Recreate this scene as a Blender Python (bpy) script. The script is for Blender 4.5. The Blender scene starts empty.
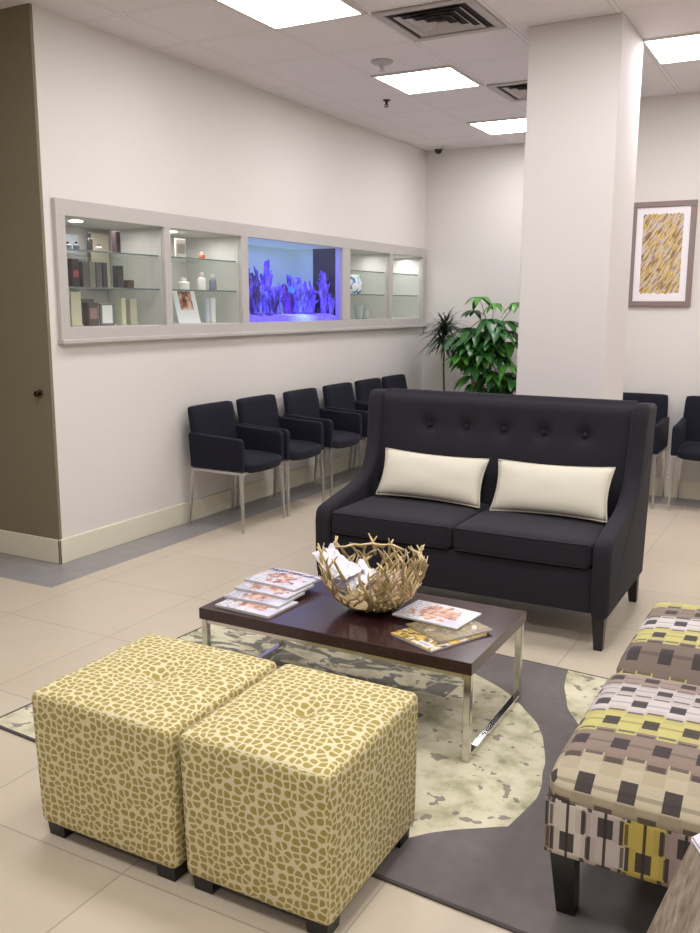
import bpy, bmesh, math, random
from mathutils import Vector, Matrix
from mathutils import noise as mn
R = math.radians
PI = math.pi
scene = bpy.context.scene
C = scene.collection

# ------------------------------------------------------------------ helpers
def tag(o, label=None, cat=None, group=None, kind=None):
    if label: o['label'] = label
    if cat: o['category'] = cat
    if group: o['group'] = group
    if kind: o['kind'] = kind
    return o

def thing(name, label, cat, loc=(0, 0, 0), rotz=0, group=None):
    o = bpy.data.objects.new(name, None)
    C.objects.link(o)
    o.empty_display_size = .1
    o.location = loc
    o.rotation_euler = (0, 0, rotz)
    return tag(o, label, cat, group)

def obj(name, bm, m, parent=None, smooth=False, loc=None, label=None):
    me = bpy.data.meshes.new(name)
    bm.normal_update()
    bm.to_mesh(me)
    bm.free()
    if smooth:
        for p in me.polygons:
            p.use_smooth = True
        if smooth == 'auto':
            try:
                me.set_sharp_from_angle(angle=R(40))
            except Exception:
                pass
    for mm in (m if isinstance(m, (list, tuple)) else [m]):
        me.materials.append(mm)
    o = bpy.data.objects.new(name, me)
    C.objects.link(o)
    if parent: o.parent = parent
    if loc: o.location = loc
    if label: o['label'] = label
    return o

def struct(name, bm, m, parent=None, smooth=False):
    o = obj(name, bm, m, parent, smooth)
    o['kind'] = 'structure'
    return o

def dup(root, loc, rotz=None, label=None, group=None):
    r = root.copy()
    C.objects.link(r)
    r.location = loc
    if rotz is not None: r.rotation_euler = (0, 0, rotz)
    if label: r['label'] = label
    if group: r['group'] = group
    for ch in list(root.children):
        c = ch.copy()
        C.objects.link(c)
        c.parent = r
        for g in list(ch.children):
            d = g.copy()
            C.objects.link(d)
            d.parent = c
    return r

def NB(): return bmesh.new()

def box(bm, x0, x1, y0, y1, z0, z1, bev=0, seg=2, mat=0):
    t = bmesh.new()
    bmesh.ops.create_cube(t, size=1)
    for v in t.verts:
        v.co = Vector(((x0+x1)/2+v.co.x*(x1-x0), (y0+y1)/2+v.co.y*(y1-y0), (z0+z1)/2+v.co.z*(z1-z0)))
    if bev:
        bmesh.ops.bevel(t, geom=list(t.edges), offset=bev, segments=seg, profile=.5, affect='EDGES')
    for f in t.faces: f.material_index = mat
    merge(bm, t)
    return bm

def merge(bm, t, M=None):
    if M is not None:
        bmesh.ops.transform(t, matrix=M, verts=t.verts)
    uvs = t.loops.layers.uv.active
    uvd = bm.loops.layers.uv.active
    if uvs and not uvd: uvd = bm.loops.layers.uv.new('UVMap')
    mp = {v: bm.verts.new(v.co) for v in t.verts}
    for f in t.faces:
        try:
            g = bm.faces.new([mp[v] for v in f.verts])
        except ValueError:
            continue
        g.material_index = f.material_index
        g.smooth = f.smooth
        if uvs:
            for l, k in zip(g.loops, f.loops): l[uvd].uv = k[uvs].uv
    t.free()

def frame_from(d):
    d = d.normalized()
    a = Vector((0, 0, 1)) if abs(d.z) < .9 else Vector((1, 0, 0))
    u = d.cross(a).normalized()
    return u, d.cross(u).normalized()

def tube(bm, pts, radii, n=8, cap=True, square=False):
    pts = [Vector(p) for p in pts]
    if not isinstance(radii, (list, tuple)): radii = [radii]*len(pts)
    rings = []
    u0 = None
    for i, p in enumerate(pts):
        d = (pts[min(i+1, len(pts)-1)] - pts[max(i-1, 0)])
        u, w = frame_from(d)
        if u0 is not None:
            dn = d.normalized()
            u = (u0 - dn*u0.dot(dn)).normalized()
            w = dn.cross(u)
        u0 = u
        ring = []
        for k in range(n):
            a = 2*PI*k/n + (PI/4 if square else 0)
            ring.append(bm.verts.new(p+(u*math.cos(a)+w*math.sin(a))*radii[i]))
        rings.append(ring)
    for a, b in zip(rings, rings[1:]):
        for k in range(n):
            bm.faces.new((a[k], a[(k+1) % n], b[(k+1) % n], b[k]))
    if cap:
        bm.faces.new(rings[0][::-1])
        bm.faces.new(rings[-1])
    return bm

def lathe(bm, prof, loc=(0, 0, 0), n=24, mat=0):
    rings = []
    for r, z in prof:
        rings.append([bm.verts.new((loc[0]+r*math.cos(2*PI*k/n), loc[1]+r*math.sin(2*PI*k/n), loc[2]+z)) for k in range(n)])
    for a, b in zip(rings, rings[1:]):
        for k in range(n):
            f = bm.faces.new((a[k], a[(k+1) % n], b[(k+1) % n], b[k]))
            f.material_index = mat
    for rg, fl in ((rings[0], True), (rings[-1], False)):
        f = bm.faces.new(rg[::-1] if fl else rg)
        f.material_index = mat
    return bm

def prism(bm, pts, a, b, axis='x', bev=0, seg=2):
    """pts in the plane across axis: axis x -> (y,z); axis y -> (x,z); axis z -> (x,y)"""
    t = bmesh.new()
    def P(p, s):
        if axis == 'x': return (s, p[0], p[1])
        if axis == 'y': return (p[0], s, p[1])
        return (p[0], p[1], s)
    A = [t.verts.new(P(p, a)) for p in pts]
    B = [t.verts.new(P(p, b)) for p in pts]
    n = len(pts)
    fa = t.faces.new(A); fb = t.faces.new(B[::-1])
    for k in range(n):
        t.faces.new((A[k], B[k], B[(k+1) % n], A[(k+1) % n]))
    bmesh.ops.recalc_face_normals(t, faces=t.faces)
    if bev:
        ed = [e for e in t.edges if (e.verts[0] in A and e.verts[1] in A) or (e.verts[0] in B and e.verts[1] in B)]
        bmesh.ops.bevel(t, geom=ed, offset=bev, segments=seg, profile=.5, affect='EDGES', clamp_overlap=True)
    merge(bm, t)
    return bm

def rbox(bm, c, half, r, n=10, bulge=(0, 0, 0), deform=None, uvf=None):
    """rounded, puffed box; uv in metres by cube side"""
    t = bmesh.new()
    uvl = t.loops.layers.uv.new('UVMap')
    h = Vector(half)
    sides = [(0, 1, 2, 1), (0, 1, 2, -1), (1, 2, 0, 1), (1, 2, 0, -1), (2, 0, 1, 1), (2, 0, 1, -1)]
    for ax, ua, va, s in sides:
        g = {}
        def coords(k):
            # denser near edges
            x = -1+2*k/n
            return math.copysign(abs(x)**.8, x)
        for i in range(n+1):
            for j in range(n+1):
                q = Vector((0, 0, 0))
                q[ax] = s*h[ax]; q[ua] = coords(i)*h[ua]; q[va] = coords(j)*h[va]
                inn = Vector([max(-(h[k]-r), min(h[k]-r, q[k])) for k in range(3)])
                d = q-inn
                q2 = inn+d.normalized()*r if d.length > 1e-9 else q.copy()
                nx = [q2[k]/h[k] for k in range(3)]
                for k in range(3):
                    o1, o2 = [m for m in range(3) if m != k]
                    q2[k] += nx[k]*bulge[k]*(1-min(1, abs(nx[o1]))**2.5)*(1-min(1, abs(nx[o2]))**2.5)
                if deform: q2 = deform(q2, nx)
                g[i, j] = (t.verts.new(Vector(c)+q2), q.copy())
        for i in range(n):
            for j in range(n):
                ks = [(i, j), (i+1, j), (i+1, j+1), (i, j+1)]
                if s < 0: ks = ks[::-1]
                f = t.faces.new([g[k][0] for k in ks])
                for l, k in zip(f.loops, ks):
                    q = g[k][1]
                    if uvf: l[uvl].uv = uvf(ax, s, q+Vector(c))
                    elif ax == 2: l[uvl].uv = (q.x, q.y)
                    elif ax == 0: l[uvl].uv = (q.y*s+3.3, q.z+1.7)
                    else: l[uvl].uv = (-q.x*s+7.1, q.z+1.7)
                f.smooth = True
    bmesh.ops.remove_doubles(t, verts=t.verts, dist=1e-5)
    merge(bm, t)
    return bm

def ellips(bm, c, r, u=16, v=10, M=None):
    t = bmesh.new()
    bmesh.ops.create_uvsphere(t, u_segments=u, v_segments=v, radius=1)
    mat = Matrix.Translation(c) @ (M if M is not None else Matrix.Identity(4)) @ Matrix.Diagonal((*r, 1))
    merge(bm, t, mat)

# ------------------------------------------------------------------ materials
class X:
    """tiny expression builder over shader math nodes"""
    def __init__(s, nt, sock): s.nt, s.s = nt, sock
    def _m(s, op, b=None, c=None, rev=False):
        n = s.nt.nodes.new('ShaderNodeMath'); n.operation = op
        ops = [s, b] if not rev else [b, s]
        if c is not None: ops.append(c)
        for i, a in enumerate(ops):
            if a is None: continue
            if isinstance(a, X): s.nt.links.new(a.s, n.inputs[i])
            else: n.inputs[i].default_value = a
        return X(s.nt, n.outputs[0])
    def __add__(s, b): return s._m('ADD', b)
    def __sub__(s, b): return s._m('SUBTRACT', b)
    def __rsub__(s, b): return s._m('SUBTRACT', b, rev=True)
    def __mul__(s, b): return s._m('MULTIPLY', b)
    __rmul__ = __mul__; __radd__ = __add__
    def __truediv__(s, b): return s._m('DIVIDE', b)
    def __lt__(s, b): return s._m('LESS_THAN', b)
    def __gt__(s, b): return s._m('GREATER_THAN', b)
    def abs(s): return s._m('ABSOLUTE')
    def floor(s): return s._m('FLOOR')
    def frac(s): return s._m('FRACT')
    def sqrt(s): return s._m('SQRT')
    def max(s, b): return s._m('MAXIMUM', b)
    def min(s, b): return s._m('MINIMUM', b)

def lin(c):
    c = [x/255 for x in c[:3]]
    return tuple((x/12.92 if x <= .04045 else ((x+.055)/1.055)**2.4) for x in c)+(1,)

class Mat:
    def __init__(s, name, rough=.6, metal=0, col=None, spec=.5):
        s.m = bpy.data.materials.new(name); s.m.use_nodes = True
        s.nt = s.m.node_tree
        s.b = s.nt.nodes['Principled BSDF']
        s.b.inputs['Roughness'].default_value = rough
        s.b.inputs['Metallic'].default_value = metal
        s.b.inputs['Specular IOR Level'].default_value = spec
        if col: s.b.inputs['Base Color'].default_value = lin(col)
        s._tc = None
    def new(s, t, **k):
        n = s.nt.nodes.new(t)
        for a, b in k.items(): setattr(n, a, b)
        return n
    def tc(s, out='Object'):
        if not s._tc: s._tc = s.new('ShaderNodeTexCoord')
        return s._tc.outputs[out]
    def link(s, a, b): s.nt.links.new(a.s if isinstance(a, X) else a, b)
    def xyz(s, out='Object'):
        n = s.new('ShaderNodeSeparateXYZ'); s.link(s.tc(out), n.inputs[0])
        return [X(s.nt, o) for o in n.outputs]
    def comb(s, x, y, z=0.):
        n = s.new('ShaderNodeCombineXYZ')
        for i, a in enumerate((x, y, z)):
            if isinstance(a, X): s.link(a, n.inputs[i])
            else: n.inputs[i].default_value = a
        return n.outputs[0]
    def noise(s, scale, detail=3, vec=None, rough=.5, dist=0):
        n = s.new('ShaderNodeTexNoise')
        n.inputs['Scale'].default_value = scale; n.inputs['Detail'].default_value = detail
        n.inputs['Roughness'].default_value = rough; n.inputs['Distortion'].default_value = dist
        s.link(vec if vec is not None else s.tc(), n.inputs['Vector'])
        return X(s.nt, n.outputs['Fac'])
    def mix(s, fac, a, b):
        n = s.new('ShaderNodeMix', data_type='RGBA')
        if isinstance(fac, X): s.link(fac, n.inputs[0])
        else: n.inputs[0].default_value = fac
        for i, c in ((6, a), (7, b)):
            if isinstance(c, (tuple, list)): n.inputs[i].default_value = lin(c)
            else: s.link(c, n.inputs[i])
        return n.outputs[2]
    def ramp(s, fac, stops, interp='LINEAR'):
        n = s.new('ShaderNodeValToRGB'); r = n.color_ramp; r.interpolation = interp
        while len(r.elements) < len(stops): r.elements.new(.5)
        for e, (p, c) in zip(r.elements, stops):
            e.position = p
        for e, (p, c) in zip(r.elements, stops):
            e.color = lin(c)
        s.link(fac, n.inputs[0])
        return n.outputs[0]
    def base(s, c): s.link(c, s.b.inputs['Base Color']); return s
    def bump(s, h, strength=.3, dist=.01):
        n = s.new('ShaderNodeBump'); n.inputs['Strength'].default_value = strength
        n.inputs['Distance'].default_value = dist
        s.link(h, n.inputs['Height']); s.link(n.outputs[0], s.b.inputs['Normal']); return s
    def emit(s, col, st):
        s.b.inputs['Emission Strength'].default_value = st
        if isinstance(col, (tuple, list)): s.b.inputs['Emission Color'].default_value = lin(col)
        else: s.link(col, s.b.inputs['Emission Color'])
        return s

def plain(name, col, rough=.6, metal=0, spec=.5, var=.06, scale=12):
    """every surface carries a light procedural variation"""
    m = Mat(name, rough, metal, col, spec)
    c2 = tuple(x*(1-var) for x in col)
    m.base(m.mix(m.noise(scale), col, c2))
    return m.m

def paint(name, col):
    m = Mat(name, .75, 0, col, .25)
    m.base(m.mix(m.noise(1.3, 2), col, tuple(x*.975 for x in col)))
    m.bump(m.noise(260, 2), .06, .002)
    return m.m

W_PAINT = paint('wall_paint', (222, 218, 214))
COL_PAINT = paint('column_paint', (218, 213, 212))
OLIVE = paint('olive_wall_paint', (128, 121, 100))  # one even dark olive coat for the side wall
TRIM = plain('baseboard_paint', (226, 221, 200), .45, var=.03)
CABFRAME = plain('cabinet_surround_paint', (188, 184, 180), .45, var=.03)
FRAME = plain('cabinet_frame_paint', (208, 203, 198), .45, var=.03)

# floor tiles
def floor_mat():
    m = Mat('beige_floor_tile', .32, 0, None, .4)
    x, y, z = m.xyz()
    T = .655
    gx = ((x-(3.07-T*10))/T); gy = ((y-(2.95-T*10))/T)
    fx, fy = gx.frac(), gy.frac()
    g = ((fx-.5).abs().max((fy-.5).abs())) > .4955
    wn = m.new('ShaderNodeTexWhiteNoise', noise_dimensions='2D')
    m.link(m.comb(gx.floor(), gy.floor()), wn.inputs['Vector'])
    c = m.mix(X(m.nt, wn.outputs['Value']), (206, 194, 176), (199, 187, 168))
    c = m.mix(m.noise(5, 6)*.5, c, (188, 176, 158))
    border = ((x < .31)*(y > 3.35)).max((y > 3.35)*(y < 3.7)*(x < .31)).max((y > 7.24))
    c = m.mix(border, c, m.mix(m.noise(9, 5), (150, 147, 148), (136, 133, 134)))
    c = m.mix(g, c, (172, 160, 144))
    m.base(c)
    m.link(m.noise(7, 4)*.12+.28, m.b.inputs['Roughness'])
    m.bump(1-g, .15, .002)
    return m.m
FLOOR = floor_mat()

def ceil_mat():
    m = Mat('acoustic_ceiling_tile', .9, 0, None, .1)
    x, y, z = m.xyz()
    T = .62
    fx, fy = ((x-.93+T*20)/T).frac(), ((y-4.10+T*20)/T).frac()
    d = (fx-.5).abs().max((fy-.5).abs())
    g = d > .482
    c = m.mix(m.noise(90, 4), (236, 230, 232), (222, 215, 218))
    sp = m.noise(240, 2) > .66
    c = m.mix(sp*.35, c, (150, 143, 146))
    c = m.mix((d > .474)*.6, c, (160, 152, 154))
    c = m.mix(g, c, (232, 227, 228))
    m.base(c)
    m.bump(g*1.0, .3, .004)
    return m.m
CEIL = ceil_mat()

def fabric(name, col, rough=.9, weave=900, var=.12):
    m = Mat(name, rough, 0, col, .15)
    c2 = tuple(max(0, x*(1-var)) for x in col)
    m.base(m.mix(m.noise(weave*.35, 2), col, c2))
    m.b.inputs['Sheen Weight'].default_value = .04
    m.b.inputs['Sheen Roughness'].default_value = .5
    m.bump(m.noise(weave, 2), .2, .001)
    return m.m
CHARCOAL = fabric('charcoal_upholstery', (45, 43, 50))
CHAIR_F = fabric('navy_black_upholstery', (26, 27, 40), .75)
CREAM = fabric('cream_pillow_fabric', (228, 223, 207))
PIPING = fabric('cream_piping', (208, 202, 184))
BLACKWOOD = plain('black_stained_wood', (22, 19, 20), .35)
STEEL = plain('brushed_steel', (196, 194, 192), .28, 1, var=.05)
CHROME = plain('polished_chrome', (214, 212, 208), .13, 1, var=.02)
DARKMETAL = plain('dark_metal', (60, 52, 44), .35, 1)
GOLD = plain('gold_leaf_metal', (226, 204, 156), .36, .5, var=.3, scale=30)

def espresso():
    m = Mat('espresso_wood', .22, 0, None, .5)
    x, y, z = m.xyz()
    n = m.noise(6, 5, m.comb(x*1.2, y*22, z*8))
    m.base(m.mix(n, (60, 33, 35), (40, 20, 23)))
    m.b.inputs['Coat Weight'].default_value = .25
    m.b.inputs['Coat Roughness'].default_value = .15
    return m.m
ESPRESSO = espresso()

def ottoman_fabric():
    m = Mat('olive_pebble_print_fabric', .85, 0, None, .2)
    x, y, z = m.xyz('UV')
    n1 = (m.noise(9, 2, m.comb(x, y, 0.))-.5)*.035
    n2 = (m.noise(9, 2, m.comb(x, y, 4.))-.5)*.035
    vec = m.comb((x+n1)*40, (y+n2)*45)
    v = m.new('ShaderNodeTexVoronoi', voronoi_dimensions='2D', feature='DISTANCE_TO_EDGE')
    v2 = m.new('ShaderNodeTexVoronoi', voronoi_dimensions='2D', feature='F1')
    for q in (v, v2):
        q.inputs['Scale'].default_value = 1; q.inputs['Randomness'].default_value = .66
        m.link(vec, q.inputs['Vector'])
    e = X(m.nt, v.outputs['Distance']).min((.64-X(m.nt, v2.outputs['Distance']))*.8)
    cell = ((e-.088)*14).max(0.).min(1.)
    dots = m.mix(m.noise(34, 3, m.comb(x, y, 0.)), (174, 157, 92), (148, 131, 70))
    bg = m.mix(m.noise(60, 2, m.comb(x, y, 0.)), (219, 209, 172), (208, 197, 156))
    m.base(m.mix(cell, bg, dots))
    m.b.inputs['Sheen Weight'].default_value = .1
    m.bump(e.min(.2), .15, .003)
    return m.m
OTTO = ottoman_fabric()

BANDS = [(182, 171, 146), (134, 117, 106), (188, 180, 112), (196, 188, 187), (186, 178, 176), (148, 132, 124), (188, 180, 128),
         (112, 98, 90), (188, 180, 114), (200, 194, 193), (132, 117, 108), (188, 180, 116), (190, 182, 160), (150, 130, 120),
         (208, 200, 190), (194, 182, 178), (190, 172, 84), (160, 142, 134), (208, 200, 190), (194, 182, 178), (190, 172, 84), (160, 142, 134),
         (214, 206, 196), (206, 194, 190)]
def bench_fabric():
    m = Mat('woven_geometric_band_fabric', .85, 0, None, .2)
    u, v, _ = m.xyz('UV')
    st = ((u*10).frac() > .5)
    vv = v+(st-.5)*.17
    idx = vv.floor()
    f = vv.frac()
    N = len(BANDS)
    col = m.ramp((idx+.5)/N, [(i/N, c) for i, c in enumerate(BANDS)], 'CONSTANT')
    f0 = v.frac(); idx0 = v.floor()
    col = m.mix((((f-.5).abs()) > .3)*.18, col, (120, 104, 92))
    # dark outline and centre line, stronger on the apron
    ap = v > 13.5
    line = ((f0-.5).abs()) < .04
    col = m.mix(line*(ap*.55+.38), col, (44, 36, 36))
    line2 = ((f-.5).abs() > .45)*(ap*.9+.0)
    col = m.mix(line2, col, (40, 33, 33))
    su = (u*10+.25+(idx0*.5).frac()).frac()
    sq = ((su-.5).abs() < .2)*((f0-.5).abs() < .2)
    col = m.mix(sq*.95, col, (50, 44, 48))
    s2 = ((u*10+.75+(idx0*.5).frac()).frac()-.5).abs() < .21
    ed = s2*((f0 > .912).max(f0 < .088))
    col = m.mix(ed*.8, col, (66, 54, 52))
    n = m.noise(500, 2, m.comb(u, v*.1, 0.))
    m.base(m.mix((n-.35).max(0.)*.6, col, (96, 84, 78)))
    m.bump(n, .25, .001)
    m.b.inputs['Sheen Weight'].default_value = .1
    return m.m
BENCHF = bench_fabric()

def rug_mat():
    m = Mat('abstract_rug_pile', .95, 0, None, .1)
    x, y, z = m.xyz('Generated') if False else m.xyz()
    # rug-local coordinates equal world-aligned metres around its centre
    def circ(cx, cy, r, wob=.10, seed=0.):
        n = (m.noise(2.6, 2, m.comb(x, y, seed))-.5)*wob
        dx, dy = x-cx, y-cy
        return (dx*dx+dy*dy).sqrt()+n < r
    ox, oy = RUGC
    A = circ(2.42-ox, 2.55-oy, .90, .05)
    B = circ(3.92-ox, 3.72-oy, .84, .06, 3.)
    A2 = circ(1.5-ox, 2.75-oy, .85, .5, 5.)
    G = circ(3.75-ox, 1.74-oy, .80, .05, 7.)
    D = circ(1.45-ox, 2.1-oy, .33, .2, 2.)
    cream = A.max(A2)*(1-G)
    cream = cream.max(B)
    n = m.noise(9, 6, rough=.6)
    mott = m.ramp(n, [(.22, (128, 126, 104)), (.38, (178, 174, 146)), (.52, (206, 200, 174)), (.72, (218, 212, 190))])
    # dark blotches with pale veins
    bl = m.noise(4.2, 3, m.comb(x*1.0, y*1.9, 11.), .55, 1.2)
    cell = m.noise(17, 2, m.comb(x, y, 4.)) > .63
    mott = m.mix(cell*.75, mott, (118, 110, 108))
    left = x < (2.75-ox)
    blo = (bl > .50)*left*(y > (2.30-oy))
    v = m.new('ShaderNodeTexVoronoi', voronoi_dimensions='2D', feature='DISTANCE_TO_EDGE')
    v.inputs['Scale'].default_value = 6; m.link(m.tc(), v.inputs['Vector'])
    vein = X(m.nt, v.outputs['Distance']) < .035
    dark = m.mix(vein*.7, m.mix(m.noise(14, 4), (136, 132, 122), (114, 111, 106)), (172, 168, 144))
    mott = m.mix(blo, mott, dark)
    grey = m.mix(m.noise(22, 5), (121, 115, 114), (107, 101, 101))
    c = m.mix(cream, grey, mott)
    edge = ((x.abs()) > RUGH[0]-.012).max((y.abs()) > RUGH[1]-.012)
    c = m.mix(edge, c, (84, 78, 78))
    m.base(c)
    m.bump(m.noise(420, 2), .5, .004)
    return m.m

def glass_mat(name, tint=(250, 252, 251), alpha=.12, rough=.03):
    """thin pane: mostly see-through, with a soft reflection"""
    m = Mat(name, rough)
    m.nt.nodes.remove(m.b)
    out = m.nt.nodes['Material Output']
    tr = m.new('ShaderNodeBsdfTransparent'); tr.inputs[0].default_value = lin(tint)
    gl = m.new('ShaderNodeBsdfGlossy'); gl.inputs['Roughness'].default_value = rough
    gl.inputs['Color'].default_value = (1, 1, 1, 1)
    fr = m.new('ShaderNodeFresnel'); fr.inputs[0].default_value = 1.45
    mx = m.new('ShaderNodeMixShader')
    m.link((X(m.nt, fr.outputs[0]).min(.35)*.55+alpha*.12), mx.inputs[0])
    m.link(tr.outputs[0], mx.inputs[1]); m.link(gl.outputs[0], mx.inputs[2])
    m.link(mx.outputs[0], out.inputs[0])
    return m.m
GLASS = glass_mat('clear_glass')
SHELFGLASS = glass_mat('green_edge_glass_shelf', (242, 246, 244), .3)
SHELFEDGE = plain('glass_shelf_edge', (110, 122, 122), .2, 0)

def emis(name, col, st):
    m = Mat(name, .5, 0, col)
    n = m.noise(3, 1)
    m.emit(m.mix(n*.05, col, (255, 255, 255)), st)
    return m.m
PANEL = emis('light_diffuser', (255, 250, 251), 21)
PUCK = emis('puck_light', (255, 244, 225), 9)

# ------------------------------------------------------------------ the room
H = 3.16
Y0, Y1, YR = 3.735, 9.05, 7.55
b = NB(); box(b, -3, 6.6, -3, 9.3, -.1, 0); struct('floor', b, FLOOR)
b = NB(); box(b, -3, 6.6, -3, 9.3, H, H+.1); struct('ceiling', b, CEIL)
# left wall with the long recess for the cabinets and the aquarium
CZ0, CZ1 = 1.40, 2.07
CY0, CY1 = 3.85, 8.96
WT = .56
b = NB()
box(b, -WT, 0, Y0+.001, Y1, 0, CZ0)
box(b, -WT, 0, Y0+.001, Y1, CZ1, H)
box(b, -WT, 0, Y0+.001, CY0, CZ0, CZ1)
box(b, -WT, 0, CY1, Y1, CZ0, CZ1)
box(b, -WT-.04, -WT, Y0+.001, Y1, 0, H)
struct('wall_left', b, W_PAINT)
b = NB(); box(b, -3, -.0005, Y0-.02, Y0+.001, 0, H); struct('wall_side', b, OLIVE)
b = NB(); box(b, -.6, 2.1, Y1, Y1+.1, 0, H); struct('wall_back', b, W_PAINT)
b = NB(); box(b, 2.1, 2.2, YR+.1, Y1+.1, 0, H); struct('wall_return', b, W_PAINT)
b = NB(); box(b, 2.1, 6.6, YR, YR+.1, 0, H); struct('wall_back_right', b, W_PAINT)
b = NB(); box(b, 6.5, 6.6, -3, YR, 0, H); struct('wall_right', b, W_PAINT)
b = NB(); box(b, -3, 6.6, -3.1, -3, 0, H); struct('wall_front', b, W_PAINT)
b = NB(); box(b, -3.1, -3, -3, Y0, 0, H); struct('wall_far_left', b, W_PAINT)
b = NB(); box(b, 2.27, 2.81, 5.39, 5.98, 0, H, .006, 2); struct('wall_column', b, COL_PAINT)

def baseboard(name, pts2):
    b = NB()
    (x0, y0), (x1, y1), (nx, ny) = pts2
    t = .016
    xs = sorted((x0, x1)); ys = sorted((y0, y1))
    if nx:
        a, c = sorted((x0, x0+nx*t)); box(b, a, c, ys[0], ys[1], 0, .15, .004)
    else:
        a, c = sorted((y0, y0+ny*t)); box(b, xs[0], xs[1], a, c, 0, .15, .004)
    struct(name, b, TRIM)
baseboard('baseboard_left', ((0, Y0-.036), (0, Y1), (1, 0)))
baseboard('baseboard_side', ((-3, Y0-.02), (.016, Y0-.02), (0, -1)))
baseboard('baseboard_back', ((.016, Y1), (2.1, Y1), (0, -1)))
baseboard('baseboard_back_right', ((2.1, YR), (6.5, YR), (0, -1)))
baseboard('baseboard_right', ((6.5, -3), (6.5, YR), (-1, 0)))

# small knob on the dark olive side wall
k = thing('wall_knob', 'small round dark metal knob on the dark olive side wall', 'knob', (-.085, Y0-.02, 1.03))
b = NB(); lathe(b, [(.024, 0), (.026, .004), (.02, .008)], n=20)
bmesh.ops.rotate(b, cent=(0, 0, 0), matrix=Matrix.Rotation(R(90), 3, 'X'), verts=b.verts)
obj('rosette', b, plain('aged_brass', (120, 105, 84), .4, 1), k, 'auto')
b = NB(); lathe(b, [(.008, .006), (.008, .02), (.017, .028), (.018, .038), (.010, .046)], n=20)
bmesh.ops.rotate(b, cent=(0, 0, 0), matrix=Matrix.Rotation(R(90), 3, 'X'), verts=b.verts)
obj('knob', b, DARKMETAL, k, 'auto')

# framed art on the right back wall
def picture():
    x0, x1, z0, z1 = 2.48, 2.972, 1.547, 2.362
    w, h = x1-x0, z1-z0
    t = thing('framed_picture', 'framed abstract print of gold and brown diagonal strokes, right of the column', 'picture', ((x0+x1)/2, YR-.0005, z0))
    b = NB(); f = .042
    for a in ((-w/2, w/2, 0, f), (-w/2, w/2, h-f, h), (-w/2, -w/2+f, f, h-f), (w/2-f, w/2, f, h-f)):
        box(b, a[0], a[1], -.028, 0, a[2], a[3], .003, 1)
    obj('frame', b, plain('grey_brown_frame', (140, 124, 118), .4, .1), t)
    b = NB(); box(b, -w/2+f, w/2-f, -.014, -.002, f, h-f); obj('mat_board', b, plain('white_mat_board', (238, 234, 238), .6, var=.01), t)
    m = Mat('diagonal_stroke_print', .6)
    x, y, z = m.xyz()
    a, c_ = x*.84-z*.54, x*.54+z*.84
    n1 = m.noise(1, 3, m.comb(a*64, c_*11, 0.), .6)
    n2 = m.noise(1, 2, m.comb(a*50, c_*9, 7.), .5)
    c = m.ramp(n1, [(.36, (104, 84, 80)), (.43, (176, 142, 78)), (.49, (204, 172, 92)), (.54, (212, 188, 124)), (.59, (196, 182, 176)), (.66, (138, 124, 128))])
    c = m.mix((n2 > .56)*.8, c, (196, 188, 190))
    c = m.mix((n2 < .42)*.7, c, (122, 96, 76))
    m.base(c)
    b = NB()
    # ragged upper and lower edge of the strokes
    rnd = random.Random(2)
    X0, X1, Z0, Z1 = -w/2+.093, w/2-.093, .105, h-.098
    n = 44
    lo = [b.verts.new((X0+(X1-X0)*i/n, -.0155, Z0+rnd.uniform(-.010, .008))) for i in range(n+1)]
    hi = [b.verts.new((X0+(X1-X0)*i/n, -.0155, Z1+rnd.uniform(-.010, .012))) for i in range(n+1)]
    for i in range(n): b.faces.new((lo[i], lo[i+1], hi[i+1], hi[i]))
    obj('print', b, m.m, t)
picture()

# ------------------------------------------------------------------ ceiling fittings
T = .62
def ceiling_light(x, y, label):
    t = thing('ceiling_light', label, 'ceiling light', (x, y, H), 0, 'square ceiling light panels')
    b = NB()
    for a in ((-.31, .31, -.31, -.285), (-.31, .31, .285, .31), (-.31, -.285, -.285, .285), (.285, .31, -.285, .285)):
        box(b, *a, -.012, -.001)
    obj('frame', b, FRAME, t)
    b = NB(); box(b, -.285, .285, -.285, .285, -.009, -.001)
    obj('diffuser', b, PANEL, t)
    return t
ceiling_light(.93+T/2, 4.10+T/2, 'square white light panel nearest the camera, cut by the top edge')
ceiling_light(.93+T/2, 5.96+T/2, 'square white light panel in the middle, beside the sprinkler plate')
ceiling_light(.93+T/2, 7.82+T/2, 'farthest square white light panel, partly hidden behind the column')
ceiling_light(2.79+T/2, 5.96+T/2, 'square white light panel to the right of the column')

VENTM = plain('vent_metal', (186, 179, 180), .5, 0)
VENTD = plain('vent_dark_gap', (48, 43, 44), .9)
def vent(x, y, label):
    t = thing('ceiling_vent', label, 'air vent', (x, y, H))
    b = NB()
    s = .295
    for a in ((-s, s, -s, -s+.05), (-s, s, s-.05, s), (-s, -s+.05, -s+.05, s-.05), (s-.05, s, -s+.05, s-.05)):
        box(b, *a, -.014, -.001, .003, 1)
    obj('vent_frame', b, VENTM, t)
    b = NB(); box(b, -s+.05, s-.05, -s+.05, s-.05, -.004, -.001); obj('vent_cavity', b, VENTD, t)
    # four way louvres: nested square rings that step down
    for i, r in enumerate((.205, .155, .105, .055)):
        b = NB()
        w = .026
        z0 = -.016-.003*i
        for q in range(4):
            a = q*PI/2
            M = Matrix.Rotation(a, 4, 'Z')
            tt = bmesh.new()
            vs = [tt.verts.new(p) for p in ((-r, -r, z0), (r, -r, z0), (r-w, -r+w, -.004), (-r+w, -r+w, -.004))]
            tt.faces.new(vs)
            merge(b, tt, M)
        obj('louvre', b, VENTM, t)
    return t
vent(1.55+T/2, 4.72+T/2, 'square four way air vent near the top edge of the photo')
vent(1.55+T/2, 6.58+T/2, 'air vent partly hidden behind the top of the column')

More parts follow.
